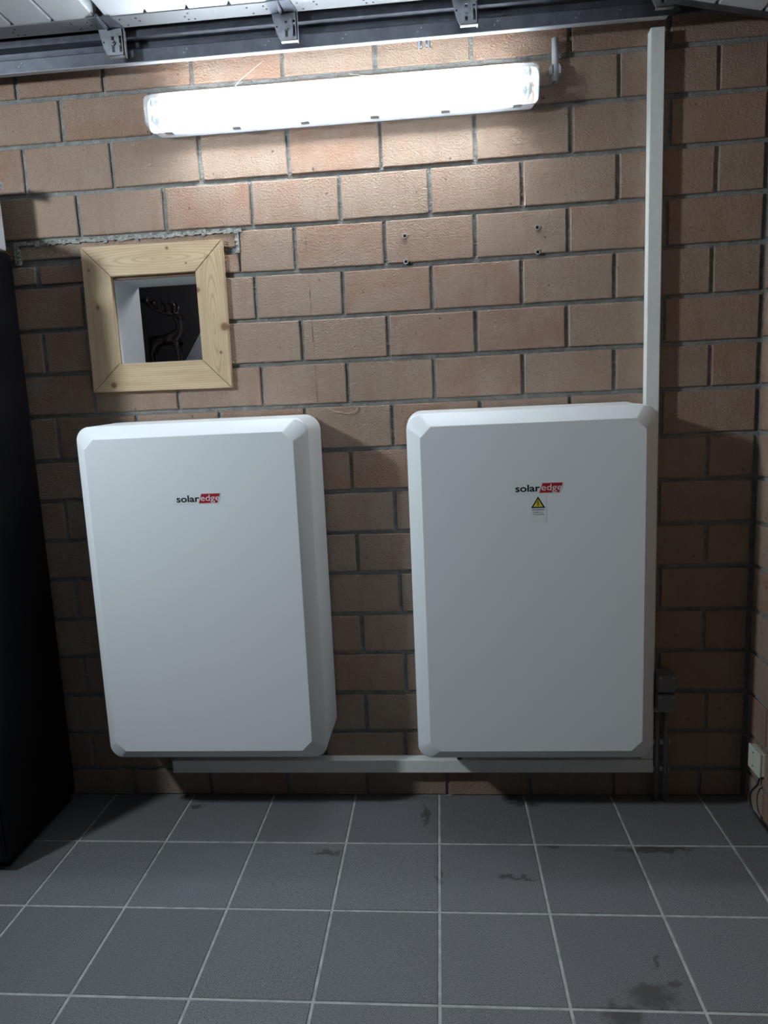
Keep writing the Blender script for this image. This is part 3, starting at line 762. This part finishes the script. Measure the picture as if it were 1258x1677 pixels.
# small twin clip under the track
t = empty('track_clip', (1.350, -.055, 2.515), 'small twin steel clip hanging under the door track above the strip light', 'clip')
MB().box((1.328, -.066, 2.5445), (1.373, -.044, 2.5475), .0008).build('clip_plate', M['bracket'], t)
for xa, zz in ((1.3375, 2.517), (1.3625, 2.519)):
    MB().cyl((xa, -.055, 2.545), (xa, -.055, zz+.004), .0075, 12, .0072).build('clip_leg', M['rail'], t, True)
    MB().cyl((xa+(.002 if xa > 1.35 else -.002), -.0625, 2.543), (xa+(.002 if xa > 1.35 else -.002), -.0625, zz-.003), .0032, 8).build('clip_pin', M['bracket'], t)

# ------------------------------------------------------------------ black cabinet and the white foam on it
cx0, cx1, cy0, cy1, ct = -.72, -.069, -.455, -.030, 2.002
t = empty('black_cabinet', ((cx0+cx1)/2, (cy0+cy1)/2, 0), 'tall black cabinet at the left edge, next to the left battery', 'cabinet')
MB().box((cx0, cy0, .03), (cx1, cy1, ct), .022).build('carcass', M['black'], t)
d = MB().box((cx0+.004, cy0-.020, .06), (cx1-.004, cy0-.001, ct-.02), .004).build('door', M['black'], t)
MB().cyl((cx1-.07, cy0-.05, .9), (cx1-.07, cy0-.05, 1.3), .008, 10).cyl((cx1-.07, cy0-.05, .93), (cx1-.07, cy0-.018, .93), .006, 8).cyl((cx1-.07, cy0-.05, 1.27), (cx1-.07, cy0-.018, 1.27), .006, 8).build('handle', M['blackmetal'], d)
MB().box((cx0+.02, cy0+.03, .0005), (cx1-.02, cy1-.02, .034)).build('plinth', M['black'], t)
t = empty('foam_pack', (-.25, -.25, ct), 'white foam packaging block standing on top of the black cabinet', 'packaging')
fb = MB().box((-.42, -.44, ct+.0005), (-.058, -.137, ct+.082), .006).build('foam_block', M['foam'], t)  # low front part, out of view, shaped for the shadow it throws
fb = MB().box((-.42, -.135, ct+.0005), (-.059, -.075, ct+.215), .006).build('foam_block', M['foam'], t)
cr = []
pts = bez([(-.066, -.088, ct+.206), (-.056, -.086, ct+.222), (-.044, -.084, ct+.214), (-.038, -.083, ct+.200), (-.041, -.082, ct+.192), (-.050, -.084, ct+.197)], 3)
mb = MB(); n = len(pts)
v = []; f = []
for yo in (0, .05, .10):
    v += [(p.x+random.uniform(-.003, .003), p.y-.09*0+yo*-1, p.z+random.uniform(-.003, .003)) for p in pts]
for q in range(2):
    f += [(q*n+i, q*n+i+1, (q+1)*n+i+1, (q+1)*n+i) for i in range(n-1)]
cw = mb.add(v, f).build('crumpled_tape', M['foam'], t); s_ = cw.modifiers.new('thickness', 'SOLIDIFY'); s_.thickness = .0015

# ------------------------------------------------------------------ socket on the right wall, its cable
sx0 = X1
t = empty('wall_socket', (sx0, -.095, .155), 'cream surface mounted wall socket in the right corner low down', 'socket')
MB().box((sx0-.014, -.146, .154), (sx0, -.066, .234), .002).build('socket_box', M['socket'], t)
MB().box((sx0-.020, -.148, .152), (sx0-.0135, -.064, .236), .0025).build('cover_plate', M['socket'], t)
for z in (.218, .170): MB().cyl((sx0-.0195, -.100, z), (sx0-.021, -.100, z), .003, 10).build('screw', M['hole'], t)
MB().box((sx0-.012, -.140, .145), (sx0-.003, -.124, .155), .001).build('cable_entry', M['cable'], t)
cbl = MB().tube(bez([(sx0-.008, -.132, .148), (sx0-.016, -.128, .115), (sx0-.028, -.116, .085), (sx0-.031, -.116, .055), (sx0-.028, -.135, .025), (sx0-.018, -.185, .0075), (sx0-.016, -.26, .0045), (sx0-.02, -.5, .0045)], 8), .0036, 8)
tag(cbl.build('socket_cable', M['cable'], None, True), 'thin black cable hanging from the wall socket to the floor', 'cable')

# ------------------------------------------------------------------ wall plugs, strands
for k, (x, z, lb) in enumerate(((1.2667, 1.9847, 'upper left'), (1.2675, 1.9037, 'lower left'), (1.696, 1.9846, 'upper right'), (1.6972, 1.9089, 'lower right'))):
    t = empty('wall_plug', (x, 0, z-.006), 'dark screw plug in the brick face, %s of the four' % lb, 'wall plug', 'wall plugs in the bricks above the right battery')
    MB().pipe((x, .003, z), (x, -.0045, z), .0086, .0052, 14).build('plug_collar', M['plug'], t, True)
    MB().cyl((x, .002, z), (x, -.0015, z), .0051, 12).build('plug_hole', M['hole'], t)
def strand(name, pts, r, mat, label, cat):
    tag(MB().tube(bez(pts, 6), r, 5).build(name, mat), label, cat)
strand('cobweb_strand', [(.738, -.050, 2.4425), (.755, -.045, 2.47), (.79, -.02, 2.51), (.83, -.004, 2.545)], .0007, M['web'], 'fine cobweb strand rising from the left half of the strip light', 'cobweb')
strand('cobweb_strand', [(1.262, -.060, 2.4425), (1.235, -.05, 2.452), (1.19, -.02, 2.468), (1.11, -.004, 2.487)], .0007, M['web'], 'fine cobweb strand above the middle of the strip light', 'cobweb')
strand('dry_fibre', [(.978, -.006, 1.440), (1.010, -.012, 1.425), (1.05, -.012, 1.418), (1.075, -.010, 1.425), (1.085, -.006, 1.440)], .0011, M['straw'], 'curled dry fibre caught on the bricks above the left battery corner', 'fibre')
